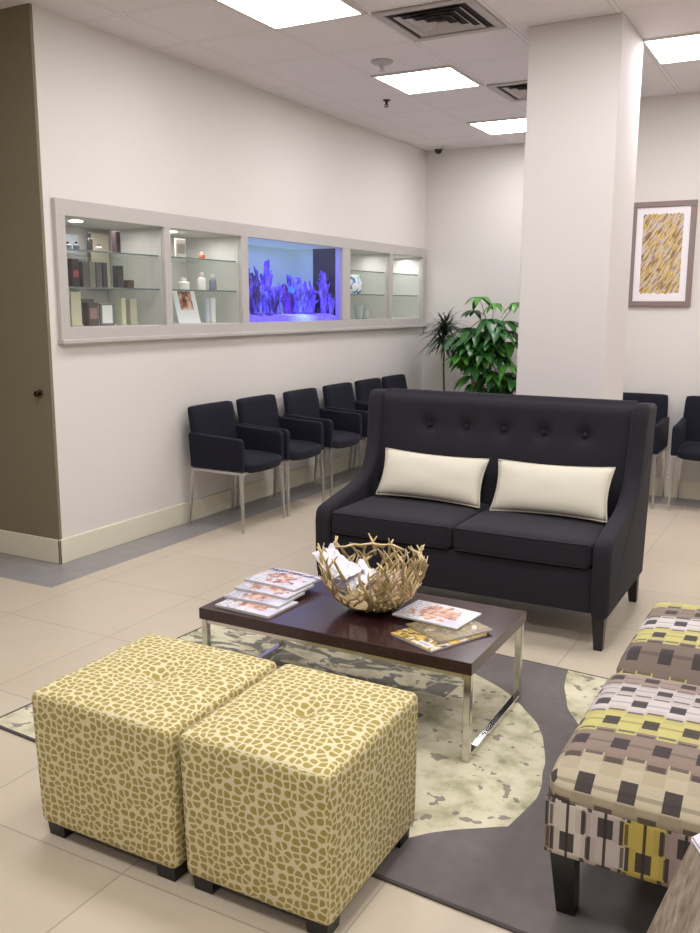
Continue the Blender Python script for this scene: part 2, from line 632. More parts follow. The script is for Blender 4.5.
t = thing('sprinkler_plate', 'round white ceiling sprinkler plate beside the middle light panel', 'sprinkler', (1.17, 5.66, H))
b = NB(); lathe(b, [(.075, -.001), (.075, -.008), (.06, -.018), (.03, -.022)], n=28); obj('cover_plate', b, VENTM, t, 'auto')
b = NB(); lathe(b, [(.02, -.022), (.018, -.04), (.008, -.045), (.008, -.06)], n=16); lathe(b, [(.022, -.06), (.022, -.064)], n=16)
obj('sprinkler_head', b, STEEL, t, 'auto')
t = thing('sprinkler', 'small bare sprinkler head hanging from the ceiling near the left wall', 'sprinkler', (.69, 6.7, H))
b = NB(); lathe(b, [(.03, -.001), (.028, -.008), (.01, -.012), (.009, -.04)], n=16); lathe(b, [(.018, -.05), (.018, -.054)], n=16)
tube(b, [(.009, 0, -.03), (.016, 0, -.042), (.006, 0, -.052)], .003, 6); tube(b, [(-.009, 0, -.03), (-.016, 0, -.042), (-.006, 0, -.052)], .003, 6)
obj('sprinkler_head', b, DARKMETAL, t, 'auto')
t = thing('security_camera', 'small dark dome camera on the ceiling in the far corner', 'camera', (.22, 8.86, H))
b = NB(); lathe(b, [(.055, -.001), (.055, -.02), (.045, -.025)], n=24); obj('mount', b, FRAME, t, 'auto')
b = NB(); lathe(b, [(.04, -.025), (.038, -.045), (.028, -.062), (.01, -.07)], n=24); obj('dome', b, plain('smoked_plastic', (30, 28, 30), .15), t, 'auto')

# ------------------------------------------------------------------ built-in cabinets and aquarium
t = thing('cabinet_surround', 'long pale grey frame around the display cabinets and aquarium on the left wall', 'frame', (0, 0, 0))
b = NB()
FZ0, FZ1, FY0, FY1 = 1.34, 2.15, 3.795, 9.035
FT = .03
ZB, ZT = 1.415, 2.055
OPEN = [(3.868, 4.735), (4.80, 5.612), (5.70, 7.175), (7.32, 8.135), (8.215, 8.94)]
box(b, .0005, FT, FY0, FY1, ZT, FZ1, .004)
box(b, .0005, FT, FY0, FY1, FZ0, ZB, .004)
ys = [FY0]+[v for o in OPEN for v in o]+[FY1]
for i in range(0, len(ys), 2):
    box(b, .0005, FT-.001, ys[i], ys[i+1], ZB-.004, ZT+.004, .003)
obj('frame', b, CABFRAME, t)
b = NB(); box(b, .0005, .055, FY0-.01, FY1+.005, FZ0-.022, FZ0+.006, .006); obj('ledge', b, CABFRAME, t)
for o in OPEN[:-1]: pass

INNER = plain('cabinet_lining', (206, 203, 198), .6, var=.04)
def cabinet(y0, y1, label, puck=None):
    d = .5
    t = thing('display_cabinet', label, 'cabinet', (0, y0, ZB))
    w = y1-y0; h = ZT-ZB
    th = .012
    b = NB()
    box(b, -d, -.002, -th, 0, -th, h+th)
    box(b, -d, -.002, w, w+th, -th, h+th)
    box(b, -d-th, -d, -th, w+th, -th, h+th)
    box(b, -d, -.002, 0, w, -th, 0); box(b, -d, -.002, 0, w, h, h+th)
    obj('carcass', b, INNER, t)
    for z in (.235, .455):
        b = NB(); box(b, -d+.002, -.03, .002, w-.002, z-.005, z+.003)
        s = obj('shelf', b, SHELFGLASS, t)
        b = NB(); box(b, -.03, -.026, .002, w-.002, z-.006, z+.004)
        obj('shelf_edge', b, SHELFEDGE, s)
    b = NB(); vs = [b.verts.new(p) for p in ((-.008, 0, 0), (-.008, w, 0), (-.008, w, h), (-.008, 0, h))]; b.faces.new(vs); obj('glass_pane', b, GLASS, t)
    if puck:
        b = NB(); box(b, -.18, -.12, puck-.03, puck+.03, h-.008, h-.001, .003); obj('cabinet_light', b, PUCK, t)
    return t
cabinet(*OPEN[0], 'display cabinet nearest the corner with dark boxes and bottles on glass shelves', .26)
cabinet(*OPEN[1], 'second display cabinet with a brochure and small white bottles, left of the aquarium', .22)
cabinet(*OPEN[3], 'display cabinet right of the aquarium with a blue and white vase')
cabinet(*OPEN[4], 'farthest display cabinet at the room corner with empty shelves')

S0, S1, S2 = ZB+.0005, ZB+.2385, ZB+.4585     # standing heights inside
def mk(c, rough=.5): return plain('item_%02x%02x%02x' % c, c, rough)
def item_box(name, label, cat, x, y, z, w, d, h, c, rotz=0, band=None, group=None):
    t = thing(name, label, cat, (x, y, z), rotz, group)
    b = NB(); box(b, -d/2, d/2, -w/2, w/2, 0, h, .003)
    obj('body', b, mk(c), t)
    if band:
        b = NB(); box(b, d/2, d/2+.0015, -w*.36, w*.36, h*band[1], h*band[2]); obj('printed_panel', b, mk(band[0]), t)
    return t
def bottle(name, label, x, y, z, r, h, c, cap=(240, 240, 240), group=None):
    t = thing(name, label, 'bottle', (x, y, z), 0, group)
    b = NB(); lathe(b, [(r*.95, 0), (r, .004), (r, h*.62), (r*.8, h*.7), (r*.4, h*.75), (r*.4, h*.8)], n=18); obj('body', b, mk(c, .25), t, 'auto')
    b = NB(); lathe(b, [(r*.48, h*.79), (r*.48, h), (r*.4, h*1.01)], n=16); obj('cap', b, mk(cap, .3), t, 'auto')
    return t
# cabinet one
item_box('backing_panel', 'pale grey panel standing at the back of the first cabinet upper shelf', 'panel', -.42, 4.24, S2, .32, .01, .125, (176, 182, 190))
bottle('bottle', 'dark slim bottle on the top shelf of the first cabinet', -.15, 4.235, S2, .018, .115, (52, 50, 56), (40, 38, 42))
bottle('jar', 'squat grey jar left of the dark bottle, first cabinet top shelf', -.15, 4.05, S2, .022, .05, (120, 126, 136), (90, 94, 104))
bottle('jar', 'squat blue grey jar second on the first cabinet top shelf', -.15, 4.12, S2, .02, .055, (110, 120, 132), (80, 86, 96))
bottle('jar', 'low pale jar right of the dark bottle, first cabinet top shelf', -.15, 4.31, S2, .022, .05, (190, 180, 172), (98, 104, 112))
item_box('product_box', 'tall narrow maroon box on the top shelf of the first cabinet', 'box', -.15, 4.47, S2, .04, .04, .14, (74, 54, 58))
item_box('product_box', 'black box with a red mark at the left of the first cabinet middle shelf', 'box', -.15, 4.08, S1, .062, .05, .17, (46, 42, 46), 0, ((150, 60, 70), .35, .6))
for i, (y, w, c) in enumerate(((4.165, .05, (84, 84, 80)), (4.222, .05, (116, 114, 104)), (4.28, .05, (90, 88, 82)), (4.333, .04, (58, 60, 66)))):
    item_box('product_box', ['first grey upright box beside the black box, middle shelf', 'light taupe upright box, second in the row on the middle shelf',
             'third grey upright box in the row on the middle shelf', 'narrow slate upright box ending the row on the middle shelf'][i], 'box', -.15, y, S1, w, .05, .158, c, 0, None, 'upright boxes on the middle shelf')
item_box('product_box', 'dark grey tall box right of the row on the first cabinet middle shelf', 'box', -.15, 4.475, S1, .055, .045, .145, (70, 70, 72))
item_box('product_box', 'small brown box at the right of the first cabinet middle shelf', 'box', -.15, 4.57, S1, .06, .045, .055, (88, 72, 62))
item_box('display_card', 'cream card standing at the bottom left of the first cabinet', 'card', -.15, 4.09, S0, .085, .012, .21, (208, 204, 176))
item_box('product_box', 'brown patterned box on the bottom shelf of the first cabinet', 'box', -.15, 4.215, S0, .085, .05, .145, (92, 80, 76), 0, ((150, 124, 118), .3, .75))
item_box('card_stand', 'white card in a grey stand on the bottom of the first cabinet', 'card', -.15, 4.355, S0, .125, .012, .14, (120, 124, 124), 0, ((240, 240, 240), .1, .92))
item_box('product_box', 'thin cream box beside the white card in the first cabinet', 'box', -.15, 4.49, S0, .04, .05, .175, (206, 204, 178))
item_box('product_box', 'pale tall box toward the right of the first cabinet bottom', 'box', -.15, 4.59, S0, .065, .04, .17, (196, 192, 172))
item_box('backing_panel', 'slate blue grey panel behind the row of upright boxes in the first cabinet', 'panel', -.42, 4.26, S1, .40, .01, .19, (118, 124, 134))
item_box('backing_panel', 'dark grey low panel at the back of the first cabinet bottom', 'panel', -.44, 4.32, S0, .44, .01, .17, (104, 106, 110))
item_box('backing_panel', 'warm beige panel leaning inside the right of the first cabinet', 'panel', -.44, 4.62, S1, .17, .01, .37, (196, 184, 164))
# cabinet two
item_box('framed_card', 'white framed card on the top shelf of the second cabinet', 'card', -.15, 5.115, S2, .11, .014, .135, (222, 218, 208), 0, ((170, 160, 150), .25, .75))
bottle('bottle', 'small orange bottle on the top shelf of the second cabinet', -.15, 5.36, S2, .024, .06, (206, 120, 84), (240, 236, 232))
bottle('jar', 'white jar on the middle shelf of the second cabinet', -.15, 5.145, S1, .04, .085, (238, 236, 230), (246, 246, 244))
bottle('bottle', 'white pump bottle on the middle shelf of the second cabinet', -.15, 5.35, S1, .03, .13, (236, 232, 232), (236, 214, 206))
bottle('bottle', 'white bottle with dark base, right on the second cabinet middle shelf', -.15, 5.485, S1, .028, .12, (128, 132, 146), (238, 238, 240))
def brochure():
    t = thing('brochure', 'open brochure with a brown haired portrait at the bottom of the second cabinet', 'brochure', (-.15, 5.2, S0))
    b = NB(); box(b, -.004, .004, -.125, .125, 0, .245)
    o = obj('page', b, mk((238, 238, 240)), t); o.rotation_euler = (0, R(-14), 0)
    m = Mat('brochure_photo', .4)
    n = m.noise(14, 3)
    m.base(m.ramp(n, [(.35, (226, 196, 176)), (.48, (150, 84, 56)), (.6, (62, 36, 30))]))
    b = NB(); box(b, .004, .0055, -.07, .075, .10, .235)
    o2 = obj('portrait_photo', b, m.m, o)
brochure()
item_box('booklet', 'light blue booklet standing at the bottom of the second cabinet', 'booklet', -.15, 5.405, S0, .04, .02, .18, (196, 204, 220))
item_box('booklet', 'white upright booklet at the right of the second cabinet bottom', 'booklet', -.15, 5.475, S0, .05, .02, .185, (240, 240, 238))
# cabinet four
def vase():
    t = thing('vase', 'white vase with blue swirls on the middle shelf right of the aquarium', 'vase', (-.15, 7.72, S1))
    m = Mat('blue_swirl_ceramic', .2)
    x, y, z = m.xyz()
    n = m.noise(9, 2, m.comb(x, y*1.4, z), dist=2)
    m.base(m.ramp(n, [(.40, (240, 242, 246)), (.52, (236, 238, 244)), (.56, (70, 140, 206)), (.66, (52, 110, 190))]))
    b = NB(); lathe(b, [(.05, 0), (.075, .03), (.085, .09), (.07, .14), (.05, .165), (.055, .185), (.045, .18), (.04, .165)], n=28)
    obj('body', b, m.m, t, True)
vase()
GL2 = plain('frosted_glass_dish', (196, 206, 204), .15)
for i, (y, h) in enumerate(((7.86, .13), (8.0, .1))):
    t = thing('glass_dish', ['grey glass tumbler on the floor of the cabinet under the vase', 'lower grey glass bowl beside the tumbler in the vase cabinet'][i], 'glassware', (-.17, y, S0))
    b = NB(); lathe(b, [(.03, 0), (.034, .01), (.05, h), (.045, h), (.03, .015)], n=24); obj('bowl', b, GL2, t, 'auto')
    b = NB(); lathe(b, [(.032, 0.0), (.034, .004)], n=24); obj('foot', b, SHELFEDGE, t)

# aquarium
def aquarium():
    y0, y1 = OPEN[2]; d = .5; w = y1-y0; h = ZT-ZB
    t = thing('aquarium', 'lit blue saltwater aquarium set in the middle of the cabinet wall', 'aquarium', (0, y0, ZB))
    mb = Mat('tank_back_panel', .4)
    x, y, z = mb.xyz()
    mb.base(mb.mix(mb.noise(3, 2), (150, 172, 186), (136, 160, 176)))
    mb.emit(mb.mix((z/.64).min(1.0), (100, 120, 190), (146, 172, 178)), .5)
    b = NB(); box(b, -d-.012, -d, 0, w, 0, h); box(b, -d, -.28, w, w+.012, 0, h); box(b, -d, -.01, -.012, 0, 0, h)
    obj('tank_back', b, mb.m, t)
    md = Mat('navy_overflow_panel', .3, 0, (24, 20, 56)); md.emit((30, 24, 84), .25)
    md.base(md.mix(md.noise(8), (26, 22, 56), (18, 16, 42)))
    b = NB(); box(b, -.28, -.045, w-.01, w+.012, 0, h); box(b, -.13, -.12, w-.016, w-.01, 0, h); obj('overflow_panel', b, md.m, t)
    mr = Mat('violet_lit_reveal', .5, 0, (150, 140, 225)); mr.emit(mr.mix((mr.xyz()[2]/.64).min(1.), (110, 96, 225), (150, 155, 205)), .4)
    b = NB(); box(b, -.045, -.003, w-.006, w+.012, 0, h); obj('side_reveal', b, mr.m, t)
    b = NB(); box(b, -d, -.003, 0, w, h, h+.012); obj('hood', b, mb.m, t)
    mg = Mat('blue_lit_gravel', .8)
    x, y, z = mg.xyz()
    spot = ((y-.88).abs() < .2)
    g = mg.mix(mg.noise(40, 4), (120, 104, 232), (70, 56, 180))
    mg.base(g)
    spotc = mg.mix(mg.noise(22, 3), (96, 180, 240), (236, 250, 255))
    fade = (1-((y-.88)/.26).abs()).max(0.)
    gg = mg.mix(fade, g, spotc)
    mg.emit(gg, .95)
    mg.bump(mg.noise(60, 3), .6, .01)
    b = NB()
    N = 40
    vs = {}
    for i in range(N+1):
        for j in range(13):
            X_, Y_ = -d+.002+(d-.02)*j/12, .002+(w-.02)*i/N
            vs[i, j] = b.verts.new((X_, Y_, .045+.03*mn.noise(Vector((X_*5, Y_*5, 1)))+.02*(1-j/12)))
    for i in range(N):
        for j in range(12):
            b.faces.new((vs[i, j], vs[i, j+1], vs[i+1, j+1], vs[i+1, j]))
    for i in range(N):
        a, c = vs[i, 12], vs[i+1, 12]
        p, q = b.verts.new((a.co.x, a.co.y, 0)), b.verts.new((c.co.x, c.co.y, 0))
        b.faces.new((a, p, q, c))
    o = obj('gravel_bed', b, mg.m, t, True)
    b = NB(); vs = [b.verts.new(p) for p in ((-.006, 0, 0), (-.006, w, 0), (-.006, w, h), (-.006, 0, h))]; b.faces.new(vs); obj('glass_pane', b, GLASS, t)
    return t
aquarium()

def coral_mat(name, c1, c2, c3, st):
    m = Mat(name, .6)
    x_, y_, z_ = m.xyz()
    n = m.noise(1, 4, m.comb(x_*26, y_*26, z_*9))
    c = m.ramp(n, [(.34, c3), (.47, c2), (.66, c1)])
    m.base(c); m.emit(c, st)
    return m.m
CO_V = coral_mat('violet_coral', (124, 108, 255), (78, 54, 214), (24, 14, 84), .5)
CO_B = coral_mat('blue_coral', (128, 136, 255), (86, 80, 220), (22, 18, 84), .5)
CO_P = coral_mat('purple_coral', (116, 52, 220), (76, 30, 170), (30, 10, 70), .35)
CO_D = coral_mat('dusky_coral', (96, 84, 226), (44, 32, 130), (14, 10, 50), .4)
def coral(label, x, y, h, w, n, m, seed, fat=.018):
    rnd = random.Random(seed)
    t = thing('coral', label, 'coral', (x, y, ZB+.06), 0, 'corals in the aquarium')
    b = NB()
    for i in range(n):
        a = rnd.uniform(0, 2*PI); r0 = rnd.uniform(0, w*.3)
        lean = rnd.uniform(.2, 1.0)*w
        hh = h*1.12*rnd.uniform(.5, 1.0)*(1-.4*lean/w*rnd.random())
        p0 = Vector((r0*math.cos(a)*.6, r0*math.sin(a), -.02))
        p3 = Vector((lean*math.cos(a)*.55, lean*math.sin(a), hh))
        pm = p0.lerp(p3, .5)+Vector((rnd.uniform(-.01, .01), rnd.uniform(-.02, .02), .03))
        f = fat*rnd.uniform(.7, 1.15)
        tube(b, [p0, p0.lerp(pm, .5), pm, pm.lerp(p3, .6), p3, p3+Vector((0, 0, f*.6))], [f*1.1, f, f, f*.95, f*.8, f*.25], 7)
        for k in range(rnd.randint(2, 5)):
            s = pm.lerp(p3, rnd.uniform(-.6, .9))
            e = s+Vector((rnd.uniform(-.03, .03), rnd.uniform(-.05, .05), rnd.uniform(.02, .07)))
            tube(b, [s, s.lerp(e, .5)+Vector((0, 0, -.005)), e], [f*.7, f*.6, f*.25], 6)
    obj('branches', b, m, t, True)
    b = NB(); ellips(b, (0, 0, -.015), (w*.4, w*.55, .035), 12, 8)
    for v in b.verts: v.co += v.normal*0+Vector((mn.noise(v.co*30), mn.noise(v.co*30+Vector((3, 3, 3))), 0))*.01
    obj('rock_base', b, CO_D, t, True)
corals = [
    ('leaning violet coral tuft between the left mound and the slender coral', -.1, 6.28, .26, .09, 12, CO_V, .012),
    ('spiky blue coral rising behind the purple clump', -.4, 6.95, .34, .12, 14, CO_B, .013),
    ('fine violet coral fan beside the dark panel', -.2, 6.93, .27, .08, 14, CO_V, .011),
    ('tall violet coral at the left edge of the tank', -.16, 5.87, .50, .09, 9, CO_V, .02),
    ('dark leafy coral mound low at the left of the tank', -.14, 6.04, .34, .13, 14, CO_D, .022),
    ('slender tall violet coral with a bright top, left of centre', -.3, 6.42, .44, .075, 10, CO_V, .022),
    ('low violet coral at the foot of the slender tall one', -.18, 6.30, .2, .11, 11, CO_B, .016),
    ('deep purple coral clump in the middle of the tank', -.26, 6.70, .25, .09, 10, CO_P, .026),
    ('blue branching coral just right of the purple clump', -.3, 6.93, .32, .10, 13, CO_B, .015),
    ('short blue coral behind the bright gravel patch', -.14, 6.72, .17, .09, 10, CO_B, .014),
    ('violet coral right of the bright gravel patch', -.2, 7.0, .22, .08, 10, CO_V, .016),
    ('tall pale violet coral before the dark panel at the tank right', -.12, 7.08, .36, .07, 9, CO_V, .017),
    ('low violet coral in the right front corner of the tank', -.07, 7.13, .16, .05, 8, CO_V, .013),
    ('low dusky coral at the front between the left clumps', -.09, 6.2, .13, .08, 9, CO_D, .014),
    ('middle blue coral behind the dusky one', -.36, 6.62, .22, .12, 12, CO_B, .018),
]
for i, (lb, x, y, h, w, n, m, fat) in enumerate(corals): coral(lb, x, y, h, w, n, m, 40+i, fat)
t = thing('fish', 'small turquoise fish swimming before the purple coral', 'fish', (-.17, 6.63, ZB+.26))
FM = Mat('turquoise_fish', .3); c = FM.mix(FM.noise(50), (30, 150, 220), (40, 90, 200)); FM.base(c); FM.emit(c, .8)
b = NB(); ellips(b, (0, 0, 0), (.012, .035, .026)); obj('body', b, FM.m, t, True)
b = NB(); prism(b, [(-.03, 0), (-.06, .022), (-.052, 0), (-.06, -.022)], -.002, .002, 'x'); obj('tail_fin', b, FM.m, t)
b = NB(); prism(b, [(-.02, .02), (.015, .022), (-.015, .04)], -.0015, .0015, 'x'); obj('dorsal_fin', b, FM.m, t)

# ------------------------------------------------------------------ waiting room armchairs
def make_chair(label):
    t = thing('armchair', label, 'chair')
    W = .27
    # seat: bowed front
    def dseat(q, n):
        f = max(0, -n[1])
        q.z -= .02*f**3
        q.y -= .025*f*(1-n[0]**2)
        q.z += .012*abs(n[0])**3
        return q
    b = NB(); rbox(b, (0, -.01, .455), (W-.045, .24, .038), .028, 10, (0, 0, .008), dseat)
    obj('seat', b, CHAIR_F, t, True)
    b = NB()
    def dback(q, n):
        q.y += (q.z)*.19+.015*n[0]**2*-1
        q.x *= 1-.035*(n[2]+1)
        return q
    rbox(b, (0, .195, .645), (W-.004, .024, .205), .02, 10, (0, .006, 0), dback)
    obj('backrest', b, CHAIR_F, t, True)
    for s in (-1, 1):
        b = NB()
        prof = [(-.235, .43), (-.238, .60), (-.232, .635), (-.21, .652), (-.10, .655), (.08, .665), (.20, .675), (.215, .66), (.20, .43)]
        prism(b, prof, s*(W-.048), s*W, 'x', .012, 3)
        obj('armrest', b, CHAIR_F, t, 'auto')
    # steel frame
    b = NB()
    zf = .413
    for s in (-1, 1):
        box(b, s*(W-.022)-.011, s*(W-.022)+.011, -.235, .2, zf-.011, zf+.011, .002, 1)
    box(b, -W+.03, W-.03, -.235, -.213, zf-.011, zf+.011, .002, 1)
    box(b, -W+.03, W-.03, .18, .2, zf-.011, zf+.011, .002, 1)
    obj('seat_frame', b, STEEL, t)
    for sx in (-1, 1):
        for sy in (-1, 1):
            b = NB()
            yt = -.222 if sy < 0 else .188
            yb = -.235 if sy < 0 else .235
            tube(b, [(sx*(W-.022), yt, zf), (sx*(W-.012), yb, .0)], [.017, .009], 4, True, True)
            obj('leg', b, STEEL, t)
    return t
labels = ['first navy armchair in the wall row, nearest the camera with its full side showing',
          'second navy armchair in the wall row, next to the nearest one',
          'third navy armchair in the wall row',
          'fourth navy armchair in the wall row, partly behind the sofa arm',
          'fifth navy armchair in the wall row, lower half hidden by the sofa',
          'sixth navy armchair in the wall row, farthest into the corner with only its back showing']
c0 = make_chair(labels[0])
c0['group'] = 'navy armchairs along the left wall'
c0.location = (.31, 5.105, 0); c0.rotation_euler = (0, 0, R(90))
for y, lb in zip((5.68, 6.325, 6.965, 7.56, 8.12), labels[1:]):
    dup(c0, (.31, y, 0), R(90), lb, 'navy armchairs along the left wall')
dup(c0, (2.615, 7.255, 0), 0, 'navy armchair by the right back wall half hidden behind the sofa wing', 'navy armchairs by the right back wall')
dup(c0, (3.245, 7.255, 0), 0, 'navy armchair by the right back wall cut by the right photo edge', 'navy armchairs by the right back wall')

# ------------------------------------------------------------------ settee
def settee():
    SX0, SX1 = 1.69, 3.225
    cx, cy = (SX0+SX1)/2, 4.35
    t = thing('settee', 'charcoal two seat wingback settee with button tufted back facing the coffee table', 'sofa', (cx, cy, 0))
    hw = (SX1-SX0)/2
    aw = .085
    # side panels: arm sweeping up into wing
    side = [(-.455, .155), (-.468, .30), (-.47, .44), (-.462, .488), (-.44, .512), (-.40, .523), (-.34, .535), (-.25, .552), (-.15, .568), (-.06, .590), (.01, .62), (.07, .67),
            (.112, .75), (.135, .88), (.150, 1.0), (.156, 1.045), (.175, 1.068), (.20, 1.075), (.25, 1.073), (.40, 1.058), (.415, 1.04), (.40, .9), (.36, .155)]
    for s in (-1, 1):
        b = NB()
        a, c = (hw-aw)*s, hw*s
        prism(b, side, min(a, c), max(a, c), 'x', .028, 4)
        # wings flare out a little toward the top
        for v in b.verts:
            k_ = max(0, (v.co.z-.6)/.45)
            v.co.x += s*.012*k_
        obj('wing_arm', b, CHARCOAL, t, 'auto')
    # back with tufts
    b = NB()
    iw = hw-aw+.022
    tufts = [(-.405+.2175*i, .895) for i in range(5)]
    nx, nz = 72, 40
    F, B = {}, {}
    for i in range(nx+1):
        for j in range(nz+1):
            x = -iw+2*iw*i/nx; z = .36+(1.068-.36)*j/nz
            y = .11+(z-.45)*.14
            e = (j/nz)
            y += .05*max(0, (e-.93)/.07)**2
            dd = 0
            for tx, tz in tufts:
                r2 = (x-tx)**2+(z-tz)**2
                dd += .028*math.exp(-r2/.0011)+.012*math.exp(-r2/.009)
                dd += .006*math.exp(-((x-tx)/.008)**2)*math.exp(-((z-tz)/.05)**2)
            y += dd
            F[i, j] = b.verts.new((x, y, z))
            B[i, j] = None
    for i in range(nx):
        for j in range(nz):
            b.faces.new((F[i, j], F[i+1, j], F[i+1, j+1], F[i, j+1]))
    # top roll and rear
    prev = [F[i, nz] for i in range(nx+1)]
    for yy, zz in ((.25, 1.076), (.33, 1.072), (.395, 1.06), (.41, 1.03), (.36, .18)):
        cur = [b.verts.new((-iw+2*iw*i/nx, yy, zz)) for i in range(nx+1)]
        for i in range(nx): b.faces.new((prev[i], prev[i+1], cur[i+1], cur[i]))
        prev = cur
    bk = obj('backrest', b, CHARCOAL, t, True)
    for tx, tz in tufts:
        b = NB(); ellips(b, (tx, .11+(tz-.45)*.14+.024, tz), (.014, .007, .014), 14, 8)
        obj('button', b, CHARCOAL, bk, True)
    # seat base rail
    b = NB(); box(b, -hw+aw-.002, hw-aw+.002, -.435, .34, .165, .375, .012, 3); obj('seat_base', b, CHARCOAL, t, 'auto')
    # cushions with piping
    cw = (hw-aw)/2
    for s in (-1, 1):
        b = NB()
        def dc(q, n):
            q.y -= .008*(1-n[0]**2)*(1 if n[1] < 0 else 0)
            return q
        rbox(b, (s*(cw-.001), -.155, .435), (cw-.004, .295, .062), .026, 14, (0, 0, .014), dc)
        c_ = obj('seat_cushion', b, CHARCOAL, t, True)
        b = NB()
        for zz in (.487, .383):
            x0, x1 = s*(cw-.001)-cw+.018, s*(cw-.001)+cw-.018
            pts = [(x0+(x1-x0)*k/10, -.165-.285+.004-.008*(1-(2*k/10-1)**2), zz) for k in range(11)]
            tube(b, pts, .0045, 6)
        obj('piping', b, CHARCOAL, c_, True)
    # legs
    for sx in (-1, 1):
        for sy in (-1, 1):
            b = NB()
            x = sx*(hw-.045); y = -.425 if sy < 0 else .32
            yb = y if sy < 0 else y+.035
            tube(b, [(x, y, .17), (x+sx*.004, yb, .0)], [.042, .027], 4, True, True)
            obj('leg', b, BLACKWOOD, t)
settee()

def pillow(label, cx, cy, cz, w, h, T_, tilt, rz, roll):
    t = thing('throw_pillow', label, 'pillow', (cx, cy, cz), 0, 'cream pillows on the settee')
    M = Matrix.Rotation(rz, 4, 'Z') @ Matrix.Rotation(tilt, 4, 'X') @ Matrix.Rotation(roll, 4, 'Y')
    b = NB()
    N, K = 26, 16
    V = {}
    edge = []
    for side in (-1, 1):
        for i in range(N+1):
            for j in range(K+1):
                u, v = -1+2*i/N, -1+2*j/K
                px = u*w/2*(1-.05*(1-u*u)*0-.06*(1-abs(v)**2)*abs(u)**6)
                pz = v*h/2*(1-.10*(1-u*u)*abs(v)**6*1.0)
                th = T_*((1-abs(u)**2.6)*(1-abs(v)**2.6))**.5
                th *= 1+.06*mn.noise(Vector((u*2.2, v*2, cx)))
                if (i in (0, N) or j in (0, K)) and side == 1:
                    V[side, i, j] = V[-1, i, j]; continue
                V[side, i, j] = b.verts.new(M @ Vector((px, side*th, pz)))
    for side in (-1, 1):
        for i in range(N):
            for j in range(K):
                q = [V[side, i, j], V[side, i+1, j], V[side, i+1, j+1], V[side, i, j+1]]
                b.faces.new(q if side < 0 else q[::-1])
    ring = [V[-1, i, 0].co.copy() for i in range(N)]+[V[-1, N, j].co.copy() for j in range(K)]+[V[-1, i, K].co.copy() for i in range(N, 0, -1)]+[V[-1, 0, j].co.copy() for j in range(K, -1, -1)]
    obj('cover', b, CREAM, t, True)
    b = NB(); tube(b, ring, .0045, 6); obj('piping', b, PIPING, t, True)
pillow('cream lumbar pillow with piping, left on the charcoal settee', 2.155, 4.345, .636, .60, .265, .062, R(-25), R(2), R(1.5))
pillow('cream lumbar pillow with piping, right on the charcoal settee', 2.815, 4.335, .636, .605, .275, .062, R(-25), R(-3), R(-1.5))

# ------------------------------------------------------------------ rug
RUGC = (2.62, 2.82)
RUGH = (1.22, .83)
RUGM = rug_mat()
b = NB(); box(b, -RUGH[0], RUGH[0], -RUGH[1], RUGH[1], 0.0005, .007, .002)
rug = obj('area_rug', b, RUGM)
tag(rug, 'grey and cream abstract patterned rug under the coffee table and ottomans', 'rug')
rug.location = (RUGC[0], RUGC[1], 0); rug.rotation_euler = (0, 0, R(-3.6))
RZ = .0072

# ------------------------------------------------------------------ coffee table
TX0, TX1, TY0, TY1, TZ = 1.90, 3.045, 2.65, 3.245, .372
t = thing('coffee_table', 'low dark espresso coffee table with chrome sled legs', 'table', ((TX0+TX1)/2, (TY0+TY1)/2, RZ))
hx, hy = (TX1-TX0)/2, (TY1-TY0)/2
b = NB(); box(b, -hx, hx, -hy, hy, TZ-.045-RZ, TZ-RZ, .002, 1); obj('tabletop', b, ESPRESSO, t)
for s in (-1, 1):
    b = NB()
    x = s*(hx-.018); w = .013
    box(b, x-w, x+w, -hy+.008, -hy+.034, .0, TZ-.046-RZ, .002, 1)
    box(b, x-w, x+w, hy-.034, hy-.008, .0, TZ-.046-RZ, .002, 1)
    box(b, x-w, x+w, -hy+.034, hy-.034, 0, .024, .002, 1)
    obj('sled_leg', b, CHROME, t)
for y in (-hy+.021, hy-.021):
    b = NB(); box(b, -hx+.032, hx-.032, y-.011, y+.011, TZ-.062-RZ, TZ-.0465-RZ, .001, 1)
    obj('top_rail', b, CHROME, t)

# magazines
def cover_mat(name, cols, scale, seed, head=None, portrait=False):
    m = Mat(name, .25, 0, None, .5)
    x, y, z = m.xyz('Object')
    n = m.noise(scale, 2, m.comb(x+seed, y, z), .5, .6)
    c = m.ramp(n, [(.30+.40*i/(len(cols)-1), cc) for i, cc in enumerate(cols)])
    if portrait:   # pale cover with a warm picture block in its middle
        q = (1-(x*x)*85-(y*y)*130)+(m.noise(22, 2, m.comb(x, y, seed))-.5)*4.2
        pic = m.ramp(m.noise(38, 3, m.comb(x, y, seed+4)), [(.34, (96, 66, 62)), (.48, (200, 142, 112)), (.62, (226, 192, 172))])
        base_ = m.ramp(m.noise(8, 3, m.comb(x, y, seed+9)), [(.3, (186, 184, 202)), (.5, (214, 212, 224)), (.7, (224, 220, 228))])
        c = m.mix((q > .35)*.9, base_, pic)
    if head:   # a masthead of dark strokes along the top edge
        k = m.noise(70, 0, m.comb(x, y*.4, seed))
        c = m.mix(((y > .06)*(y < .088)*(k > .44))*1.0, c, head)
    k2 = m.noise(120, 0, m.comb(x*.6, y*1.6, seed+2))
    c = m.mix((x < -.03)*((y*60).frac() > .5)*(k2 > .5)*.7, c, (70, 60, 66))
    m.base(c)
    return m.m
PAGES = plain('magazine_pages', (226, 222, 216), .7)
